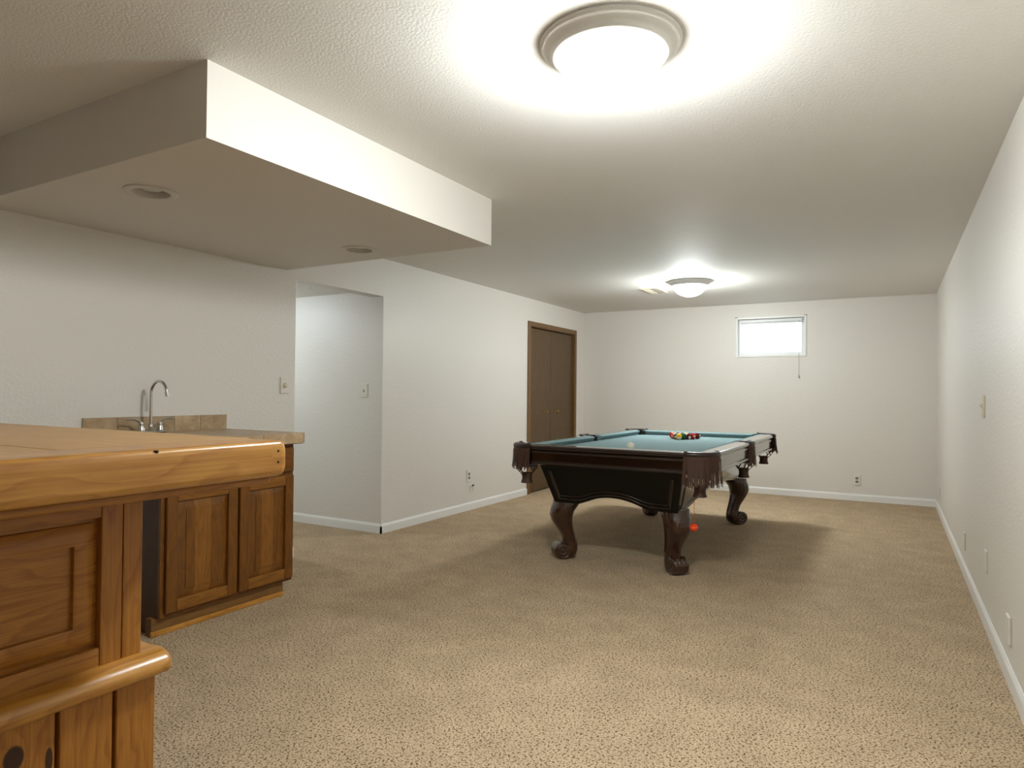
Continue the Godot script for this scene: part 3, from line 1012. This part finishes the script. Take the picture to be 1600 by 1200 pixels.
	b.box(Vector3(WL + 0.002, 0.0, -0.883), Vector3(xb - 0.019, 0.5645, z0 + 0.001), 0.002)
	done("back_panel", b, M.cabinet_dark, t)

# ------------------------------------------------------------------ pool table (local origin under its centre)
const HX := 0.71
const HZ := 1.29

func rail_point(side: int, sgn: float, o: float, y: float, along: float) -> Vector3:
	if side == 0:
		return Vector3(sgn * (HX - o), y, along)
	return Vector3(along, y, sgn * (HZ - o))

# profile (o, y) pushed along a table side from a to c; ends sheared by ka, kc per metre of o beyond 0.105
func rail_piece(b: MB, prof: Array, side: int, sgn: float, a: float, c: float, ka := 0.0, kc := 0.0) -> void:
	var rings := []
	for e in [[a, ka], [c, kc]]:
		var ring := []
		for p in prof:
			ring.append(rail_point(side, sgn, p.x, p.y, e[0] + e[1] * max(0.0, p.x - 0.105)))
		rings.append(ring)
	var n := prof.size()
	var poly := PackedVector2Array()
	for p in prof:
		poly.append(p)
	b.prism(poly, func(p): return rail_point(side, sgn, p.x, p.y, a + ka * max(0.0, p.x - 0.105)), func(p): return rail_point(side, sgn, p.x, p.y, c + kc * max(0.0, p.x - 0.105)))

func table_leg(parent: Node, at: Vector3, out: Vector3) -> void:
	var leg := node("leg", parent, at)
	var side := out.cross(Vector3.UP)
	# height, back, front, half width
	var sec := [[0.425, -0.088, 0.090, 0.088], [0.395, -0.092, 0.096, 0.090], [0.372, -0.076, 0.107, 0.090], [0.345, -0.054, 0.116, 0.087], [0.312, -0.043, 0.119, 0.082], [0.275, -0.039, 0.108, 0.074],
		[0.238, -0.043, 0.084, 0.065], [0.200, -0.053, 0.056, 0.057], [0.165, -0.064, 0.034, 0.052], [0.130, -0.075, 0.024, 0.051], [0.095, -0.083, 0.026, 0.052], [0.060, -0.084, 0.032, 0.053], [0.030, -0.072, 0.038, 0.053], [0.010, -0.046, 0.046, 0.050], [0.0, -0.012, 0.050, 0.044]]
	var rings := []
	for s in sec:
		var ring := []
		var c: float = (s[1] + s[2]) / 2
		var hw: float = (s[2] - s[1]) / 2
		for k in 20:
			var a := TAU * k / 20
			var e := 0.80
			var r := signf(cos(a)) * pow(abs(cos(a)), e) * hw
			var w: float = signf(sin(a)) * pow(abs(sin(a)), e) * s[3]
			ring.append(out * (c + r) + side * w + Vector3.UP * s[0])
		rings.append(ring)
	var b := mb(1)
	b.loft(rings)
	done("leg_body", b, M.leg_wood, leg, 55)
	# carved flutes down each flank of the knee
	for s in [-1, 1]:
		for f in 2:
			b = mb(1)
			var path := []
			for q in [[0.385, 0.0], [0.350, 0.010], [0.312, 0.014], [0.275, 0.006], [0.238, -0.008], [0.200, -0.022], [0.165, -0.034], [0.130, -0.044]]:
				var w := 0.0
				for i in sec.size() - 1:
					if sec[i][0] >= q[0] and sec[i + 1][0] <= q[0]:
						var u: float = (sec[i][0] - q[0]) / (sec[i][0] - sec[i + 1][0])
						w = lerpf(sec[i][3], sec[i + 1][3], u)
				path.append(out * (q[1] + 0.026 * f - 0.004) + side * s * (w - 0.001) + Vector3.UP * q[0])
			b.tube(path, 0.0052, 7)
			done("flute", b, M.leg_wood, leg, 60)
	# scroll foot: a rolled end with spiral faces
	b = mb(1)
	var ax := Basis(out, side, Vector3.UP)
	ax = Basis(out, side, out.cross(side))
	b.xf = Transform3D(ax, out * 0.040 + Vector3.UP * 0.0605)
	var R := 0.0605
	b.lathe([[0.0, -0.053], [0.010, -0.0535], [0.014, -0.051], [0.020, -0.0505], [0.025, -0.0535], [0.037, -0.0545], [0.042, -0.0515], [0.046, -0.0515], [0.050, -0.054], [R - 0.006, -0.052], [R - 0.0025, -0.046], [R - 0.0005, -0.034], [R - 0.001, -0.022], [R - 0.003, -0.018], [R - 0.001, -0.014], [R, 0.0], [R - 0.001, 0.014], [R - 0.003, 0.018], [R - 0.001, 0.022], [R - 0.0005, 0.034], [R - 0.0025, 0.046], [R - 0.006, 0.052], [0.050, 0.054], [0.046, 0.0515], [0.042, 0.0515], [0.037, 0.0545], [0.025, 0.0535], [0.020, 0.0505], [0.014, 0.051], [0.010, 0.0535], [0.0, 0.053]], Vector3.ZERO, 36)
	done("scroll", b, M.leg_wood, leg, 45)

# leather pocket: rim on an arc, fringe below it, strap net and cuff
func pocket(parent: Node, at: Vector3, mid_angle: float, half: float, rad: float, low := 0.632) -> void:
	var p := node("pocket", parent, at)
	var n := 22
	var rings := []
	for k in n + 1:
		var a := mid_angle + lerpf(-half, half, k / float(n))
		var d := Vector3(cos(a), 0, sin(a))
		var ring := []
		for q in [[-0.052, 0.800], [-0.050, 0.824], [-0.030, 0.829], [-0.008, 0.827], [0.000, 0.818], [0.001, 0.805], [-0.006, 0.792], [-0.030, 0.790]]:
			ring.append(d * (rad + q[0]) + Vector3.UP * q[1])
		rings.append(ring)
	var b := mb()
	b.loft(rings)
	done("pocket_rim", b, M.leather_dark, p, 50)
	for s in [-1, 1]:
		var a: float = mid_angle + s * half * 0.96
		b = mb()
		b.lathe([[0.0, 0.0], [0.015, 0.0], [0.013, 0.004], [0.006, 0.007], [0.0, 0.0075]], Vector3(cos(a), 0, sin(a)) * (rad - 0.026) + Vector3(0, 0.826, 0), 14)
		done("stud", b, M.iron, p, 50)
	# well of the pocket, hung towards the outside of the rail
	var bag := Vector3(cos(mid_angle), 0, sin(mid_angle)) * (0.062 if rad > 0.13 else 0.030)
	b = mb()
	b.lathe([[0.064, 0.81], [0.067, 0.81], [0.067, 0.69], [0.064, 0.69]], bag * 0.35, 28, true)
	done("pocket_liner", b, M.inside, p, 50)
	b = mb()
	b.lathe([[0.058, 0.700], [0.072, 0.700], [0.074, 0.690], [0.070, 0.664], [0.058, 0.660], [0.056, 0.680]], bag * 0.8, 28, true)
	done("pocket_ring", b, M.iron, p, 40)
	# fringe: a yoke and hanging strips
	b = mb()
	var yoke := []
	for k in n + 1:
		var a := mid_angle + lerpf(-half, half, k / float(n))
		var d := Vector3(cos(a), 0, sin(a))
		var ring := []
		for q in [[-0.010, 0.800], [-0.003, 0.800], [-0.001, 0.785], [-0.003, 0.768], [-0.008, 0.768], [-0.009, 0.785]]:
			ring.append(d * (rad + q[0]) + Vector3.UP * q[1])
		yoke.append(ring)
	b.loft(yoke)
	var count := int(rad * half * 2.0 / 0.0078)
	for k in count:
		var a := mid_angle + lerpf(-half, half, (k + 0.5) / count)
		var drop := rng.randf_range(low, low + 0.028)
		var sway := rng.randf_range(-0.007, 0.007)
		var outw := rng.randf_range(0.002, 0.018)
		var lift := rng.randf_range(-0.003, 0.003)
		var strip := []
		for q in [[0.785, 0.0], [0.730, 0.15], [0.675, 0.65], [drop, 1.0]]:
			var d := Vector3(cos(a), 0, sin(a))
			var s := Vector3(-sin(a), 0, cos(a))
			var c: Vector3 = d * (rad - 0.002 + lift + outw * q[1]) + s * sway * q[1] + Vector3.UP * q[0]
			strip.append([c - s * 0.0040 - d * 0.0012, c + s * 0.0040 - d * 0.0012, c + s * 0.0040 + d * 0.0012, c - s * 0.0040 + d * 0.0012])
		b.loft(strip)
	var fr := done("fringe", b, M.leather, p, 30)
	fr.set_meta("kind", "stuff")
	# net of crossing straps down to a cuff
	for k in 8:
		var a := TAU * k / 8.0
		b = mb()
		var strip := []
		var tw := 0.5 if k % 2 == 0 else -0.5
		for q in [[0.066, 0.672, 0.0], [0.078, 0.650, 0.3], [0.070, 0.630, 0.7], [0.048, 0.612, 1.0], [0.034, 0.602, 1.0]]:
			var d := Vector3(cos(a + tw * q[2]), 0, sin(a + tw * q[2]))
			var s := Vector3(-d.z, 0, d.x)
			var c: Vector3 = d * q[0] + Vector3.UP * q[1] + bag
			strip.append([c - s * 0.0048 - d * 0.0015, c + s * 0.0048 - d * 0.0015, c + s * 0.0048 + d * 0.0015, c - s * 0.0048 + d * 0.0015])
		b.loft(strip)
		done("net_strap", b, M.leather, p, 40)
	b = mb()
	b.lathe([[0.030, 0.618], [0.036, 0.618], [0.037, 0.600], [0.034, 0.585], [0.037, 0.566], [0.044, 0.548], [0.040, 0.546], [0.032, 0.566], [0.029, 0.590]], bag, 24, true)
	done("pocket_cuff", b, M.leather, p, 40)

func build_table() -> void:
	var C := Vector3(-1.640, 0, -5.375)
	var t := thing("pool_table", "dark mahogany pool table with teal cloth, fringed leather pockets and scroll legs", "pool table", C)
	# bed with the pocket holes bitten out
	var poly := PackedVector2Array([Vector2(-0.60, -1.18), Vector2(0.60, -1.18), Vector2(0.60, 1.18), Vector2(-0.60, 1.18)])
	for s in [Vector2(HX - 0.150, HZ - 0.150), Vector2(HX - 0.150, -HZ + 0.150), Vector2(-HX + 0.150, HZ - 0.150), Vector2(-HX + 0.150, -HZ + 0.150), Vector2(HX - 0.095, 0), Vector2(-HX + 0.095, 0)]:
		var circ := PackedVector2Array()
		for k in 20:
			circ.append(s + Vector2.from_angle(TAU * k / 20) * 0.068 + (Vector2(signf(s.x), signf(s.y)) * 0.012))
		var got := Geometry2D.clip_polygons(poly, circ)
		poly = got[0]
	var b := mb()
	b.prism(poly, func(p): return Vector3(p.x, 0.752, p.y), func(p): return Vector3(p.x, 0.777, p.y))
	done("bed_cloth", b, M.cloth, t, 30)
	# rails with their cushions
	var cap := [Vector2(0.105, 0.690), Vector2(0.010, 0.690), Vector2(0.003, 0.693), Vector2(0.001, 0.700), Vector2(0.004, 0.708), Vector2(0.013, 0.713), Vector2(0.014, 0.717), Vector2(0.014, 0.766), Vector2(0.008, 0.769), Vector2(0.006, 0.776), Vector2(0.009, 0.782), Vector2(0.014, 0.785), Vector2(0.011, 0.791), Vector2(0.003, 0.796), Vector2(0.0, 0.804), Vector2(0.001, 0.812), Vector2(0.006, 0.819), Vector2(0.016, 0.8225), Vector2(0.105, 0.8225)]
	var cush := [Vector2(0.1055, 0.7775), Vector2(0.1055, 0.8225), Vector2(0.122, 0.8225), Vector2(0.150, 0.8165), Vector2(0.157, 0.813), Vector2(0.1585, 0.809), Vector2(0.156, 0.805), Vector2(0.134, 0.7775)]
	for sg in [-1.0, 1.0]:
		var runs := [[1, sg, -(HX - 0.152), HX - 0.152, 1.0, -1.0]]
		runs.append([0, sg, 0.062, HZ - 0.152, 0.35, -1.0])
		runs.append([0, sg, -(HZ - 0.152), -0.062, 1.0, -0.35])
		for r in runs:
			b = mb(0 if r[0] == 1 else 2)
			rail_piece(b, cap, r[0], r[1], r[2], r[3])
			var rail := done("rail", b, M.mahogany, t, 45)
			# sights: small pale inlays on the rail top
			var ln: float = r[3] - r[2]
			for k in 3:
				var along: float = r[2] + ln * (k + 1) / 4.0
				var c := rail_point(r[0], r[1], 0.058, 0.8225, along)
				b = mb()
				b.lathe([[0.0, -0.001], [0.0055, -0.001], [0.0055, 0.0004], [0.0, 0.0005]], c, 10)
				done("sight", b, M.plate, rail)
			b = mb(0 if r[0] == 1 else 2)
			rail_piece(b, cush, r[0], r[1], r[2], r[3], r[4], r[5])
			done("cushion", b, M.cloth, t, 25)
	# tapered cabinet: four shaped panels
	var ytop := 0.692
	var ybot := 0.412
	var hwf := func(y: float) -> float: return lerpf(0.440, 0.508, (y - ybot) / (ytop - ybot))
	var hzf := func(y: float) -> float: return lerpf(1.085, 1.195, (y - ybot) / (ytop - ybot))
	var endp := PackedVector2Array([Vector2(-1, ytop), Vector2(-1, ybot), Vector2(-0.60, ybot), Vector2(-0.54, ybot + 0.004), Vector2(-0.47, ybot + 0.016)])
	var arch := []
	for k in range(0, 13):
		var s := -0.42 + 0.84 * k / 12.0
		arch.append(Vector2(s, ybot + 0.024 + 0.040 * (1.0 - pow(abs(s) / 0.42, 2.0))))
	for p in arch:
		endp.append(p)
	endp.append_array(PackedVector2Array([Vector2(0.47, ybot + 0.016), Vector2(0.54, ybot + 0.004), Vector2(0.60, ybot), Vector2(1, ybot), Vector2(1, ytop)]))
	var sidep := PackedVector2Array([Vector2(-1, ytop), Vector2(-1, ybot), Vector2(-0.80, ybot), Vector2(-0.75, ybot + 0.004), Vector2(-0.69, ybot + 0.016)])
	for k in range(0, 15):
		var q := -0.65 + 1.30 * k / 14.0
		sidep.append(Vector2(q, ybot + 0.024 + 0.046 * (1.0 - pow(abs(q) / 0.65, 2.0))))
	sidep.append_array(PackedVector2Array([Vector2(0.69, ybot + 0.016), Vector2(0.75, ybot + 0.004), Vector2(0.80, ybot), Vector2(1, ybot), Vector2(1, ytop)]))
	for sg in [-1.0, 1.0]:
		b = mb(0)
		b.prism(endp, func(p): return Vector3(p.x * hwf.call(p.y), p.y, sg * hzf.call(p.y)), func(p): return Vector3(p.x * (hwf.call(p.y) - 0.0), p.y, sg * (hzf.call(p.y) - 0.03)))
		var ep := done("cabinet_end", b, M.ebony, t, 30)
		# ridge mouldings that follow the arch and rise at the corners
		b = mb(0)
		for w in [[0.016, 0.0065], [0.038, 0.0055]]:
			var path := []
			var pts := [Vector2(-0.90 + w[0], ytop - 0.05), Vector2(-0.90 + w[0], ybot + w[0] + 0.012), Vector2(-0.58, ybot + w[0] + 0.012)]
			for p in arch:
				pts.append(Vector2(p.x * 1.02, p.y + w[0] + 0.004))
			pts.append_array([Vector2(0.58, ybot + w[0] + 0.012), Vector2(0.90 - w[0], ybot + w[0] + 0.012), Vector2(0.90 - w[0], ytop - 0.05)])
			for p in pts:
				path.append(Vector3(p.x * hwf.call(p.y), p.y, sg * (hzf.call(p.y) + 0.001)))
			b.tube(path, w[1], 7)
		done("panel_molding", b, M.mahogany, ep, 60)
		b = mb(2)
		b.prism(sidep, func(p): return Vector3(sg * hwf.call(p.y), p.y, p.x * (hzf.call(p.y) - 0.0305)), func(p): return Vector3(sg * (hwf.call(p.y) - 0.03), p.y, p.x * (hzf.call(p.y) - 0.0305)))
		var sp := done("cabinet_side", b, M.mahogany, t, 30)
		b = mb(2)
		for w in [0.016, 0.030]:
			for e in [-1.0, 1.0]:
				var path := []
				for p in [Vector2(0.93 - w, ytop - 0.05), Vector2(0.95 - w, ybot + w + 0.010), Vector2(0.80, ybot + w + 0.010), Vector2(0.72, ybot + w + 0.018), Vector2(0.64, ybot + w + 0.030), Vector2(0.50, ybot + w + 0.048), Vector2(0.30, ybot + w + 0.066), Vector2(0.0, ybot + w + 0.076)]:
					path.append(Vector3(sg * (hwf.call(p.y) + 0.001), p.y, e * p.x * hzf.call(p.y)))
				b.tube(path, 0.0045, 7)
		done("panel_molding", b, M.mahogany, sp, 60)
	# slate frame under the bed, hidden inside the cabinet
	block("slate_frame", Vector3(-0.60, 0.690, -1.17), Vector3(0.60, 0.7515, 1.17), M.inside, t, 0.0)
	for sx in [-1.0, 1.0]:
		for sz in [-1.0, 1.0]:
			table_leg(t, Vector3(sx * 0.395, 0, sz * 0.985), Vector3(sx, 0, sz).normalized())
	# pockets: four corners, two sides
	for sx in [-1.0, 1.0]:
		for sz in [-1.0, 1.0]:
			pocket(t, Vector3(sx * (HX - 0.145), 0, sz * (HZ - 0.145)), atan2(sz, sx), deg_to_rad(57), 0.158, 0.606 if sx > 0 and sz > 0 else 0.642)
		pocket(t, Vector3(sx * (HX - 0.090), 0, 0), 0.0 if sx > 0 else PI, deg_to_rad(46), 0.112)
	build_balls(C)

func ball_mesh(col: Color, stripe: bool) -> ArrayMesh:
	var b := mb()
	b.use_color = true
	var R := 0.0286
	var W := Color(0.90, 0.86, 0.76)
	var rows := 16
	var segs := 24
	var spot := Vector3(0.25, 0.45, 0.86).normalized()
	var pt := func(i, j): 
		var th: float = PI * i / rows
		var ph: float = TAU * j / segs
		return Vector3(sin(th) * cos(ph), cos(th), sin(th) * sin(ph)) * R
	for i in rows:
		for j in segs:
			var a: Vector3 = pt.call(i, j); var c: Vector3 = pt.call(i + 1, j); var d: Vector3 = pt.call(i + 1, j + 1); var e: Vector3 = pt.call(i, j + 1)
			var mid := (a + c + d + e).normalized()
			var k := col
			if stripe and (i < 4 or i >= 12):
				k = W
			if mid.dot(spot) > 0.93 or mid.dot(-spot) > 0.93:
				k = W
			b.color = k.srgb_to_linear()
			b.tri(a, d, c)
			b.tri(a, e, d)
	return b.mesh(60)

func build_balls(C: Vector3) -> void:
	var R := 0.0286
	var y := 0.7776 + R
	var cue := put("cue_ball", ball_mesh(Color(0.92, 0.89, 0.82), false), M.ball, self, Vector3(-1.628, y, -4.60))
	tag(cue, "ivory white cue ball alone on the near half of the teal cloth", "ball")
	var yel := Color(0.93, 0.72, 0.12); var blu := Color(0.06, 0.12, 0.42); var red := Color(0.72, 0.07, 0.04); var pur := Color(0.25, 0.08, 0.30)
	var ora := Color(0.90, 0.33, 0.08); var gre := Color(0.03, 0.27, 0.17); var mar := Color(0.38, 0.04, 0.05); var blk := Color(0.03, 0.03, 0.03)
	# rows from the near tip of the triangle to the far side
	var rows := [[[yel, true, "yellow striped"]], [[blu, false, "solid dark blue"], [gre, false, "solid green"]], [[ora, true, "orange striped"], [blk, false, "black"], [mar, true, "maroon striped"]],
		[[ora, false, "solid orange"], [blu, true, "blue striped"], [yel, false, "solid yellow"], [red, false, "solid red"]], [[red, true, "red striped"], [pur, false, "solid purple"], [gre, true, "green striped"], [pur, true, "purple striped"], [mar, false, "solid maroon"]]]
	for r in 5:
		for k in r + 1:
			var d = rows[r][k]
			var where: String = ["at the near tip", "in the second row", "in the middle row", "in the fourth row", "in the far row"][r]
			var o := put("billiard_ball", ball_mesh(d[0], d[1]), M.ball, self, Vector3(C.x - 0.010 + (k - r * 0.5) * R * 2.01, y, -5.93 - r * R * 1.745))
			o.rotation = Vector3(rng.randf() * 0.9 - 0.2, rng.randf() * TAU, rng.randf() * 1.4 - 0.7)
			tag(o, "%s pool ball %s of the racked triangle" % [d[2], where], "ball", "racked pool balls on the teal cloth")
	# orange bob hanging on a string below the near right pocket
	var t := thing("hanging_bob", "orange plastic bob hanging on a thin string below the near corner pocket", "ornament", Vector3(-1.068, 0.352, -4.190))
	var b := mb()
	b.tube([Vector3(0, 0.02, 0), Vector3(0.001, 0.12, 0), Vector3(0, 0.1925, 0)], 0.0016, 6)
	done("string", b, M.cord, t)
	b = mb()
	var prof := []
	for k in 13:
		var a := -PI / 2 + PI * k / 12.0
		prof.append([0.026 * cos(a) * (1.0 + 0.05 * cos(k * PI)), 0.024 * sin(a)])
	b.lathe(prof, Vector3.ZERO, 24)
	done("bead", b, M.bead, t, 30)

# ------------------------------------------------------------------ all together
func _ready() -> void:
	rng.seed = 7
	var cam := Camera3D.new()
	cam.name = "camera"
	cam.position = Vector3(0, 1.174, 0)
	cam.rotation = Vector3(deg_to_rad(0.854), deg_to_rad(29.605), deg_to_rad(0.517))
	cam.fov = rad_to_deg(2.0 * atan(600.0 / 1042.8))
	cam.near = 0.02
	cam.far = 200.0
	add_child(cam)
	cam.current = true
	var we := WorldEnvironment.new()
	we.name = "environment"
	var env := Environment.new()
	env.background_mode = Environment.BG_SKY
	var sky := Sky.new()
	var sm := ProceduralSkyMaterial.new()
	sm.sky_top_color = Color(0.80, 0.88, 0.97)
	sm.sky_horizon_color = Color(0.93, 0.96, 1.0)
	sm.ground_horizon_color = Color(0.85, 0.87, 0.88)
	sm.ground_bottom_color = Color(0.5, 0.5, 0.5)
	sm.energy_multiplier = 5.0
	sky.sky_material = sm
	env.sky = sky
	env.tonemap_mode = Environment.TONE_MAPPER_LINEAR
	env.tonemap_exposure = 1.33
	env.sdfgi_enabled = true
	env.ssao_enabled = true
	env.ssil_enabled = true
	we.environment = env
	add_child(we)
	make_materials()
	build_room()
	build_skirting()
	build_window()
	build_closet()
	ceiling_light(Vector3(-0.785, HC, -2.0), 1.0, 2.7, "large white dome ceiling light in front of the soffit", Color(0.975, 1.0, 0.995))
	ceiling_light(Vector3(-1.73, HC, -6.58), 0.95, 2.7, "smaller-looking dome ceiling light above the pool table near the window", Color(0.975, 1.0, 0.995))
	ceiling_light(Vector3(-5.15, 2.035, -3.55), 0.6, 0.6, "dome ceiling light inside the hall, hidden past the opening", Color(0.90, 0.96, 1.0), "")
	recessed_light(Vector3(-2.783, SOFFIT_Y, -1.724), "unlit recessed light in the soffit above the bar's far edge")
	recessed_light(Vector3(-2.775, SOFFIT_Y, -3.015), "unlit recessed light in the soffit near the hall opening")
	build_vent()
	build_wall_fittings()
	build_sink_cabinet()
	build_countertop()
	build_faucet()
	build_bar()
	build_table()
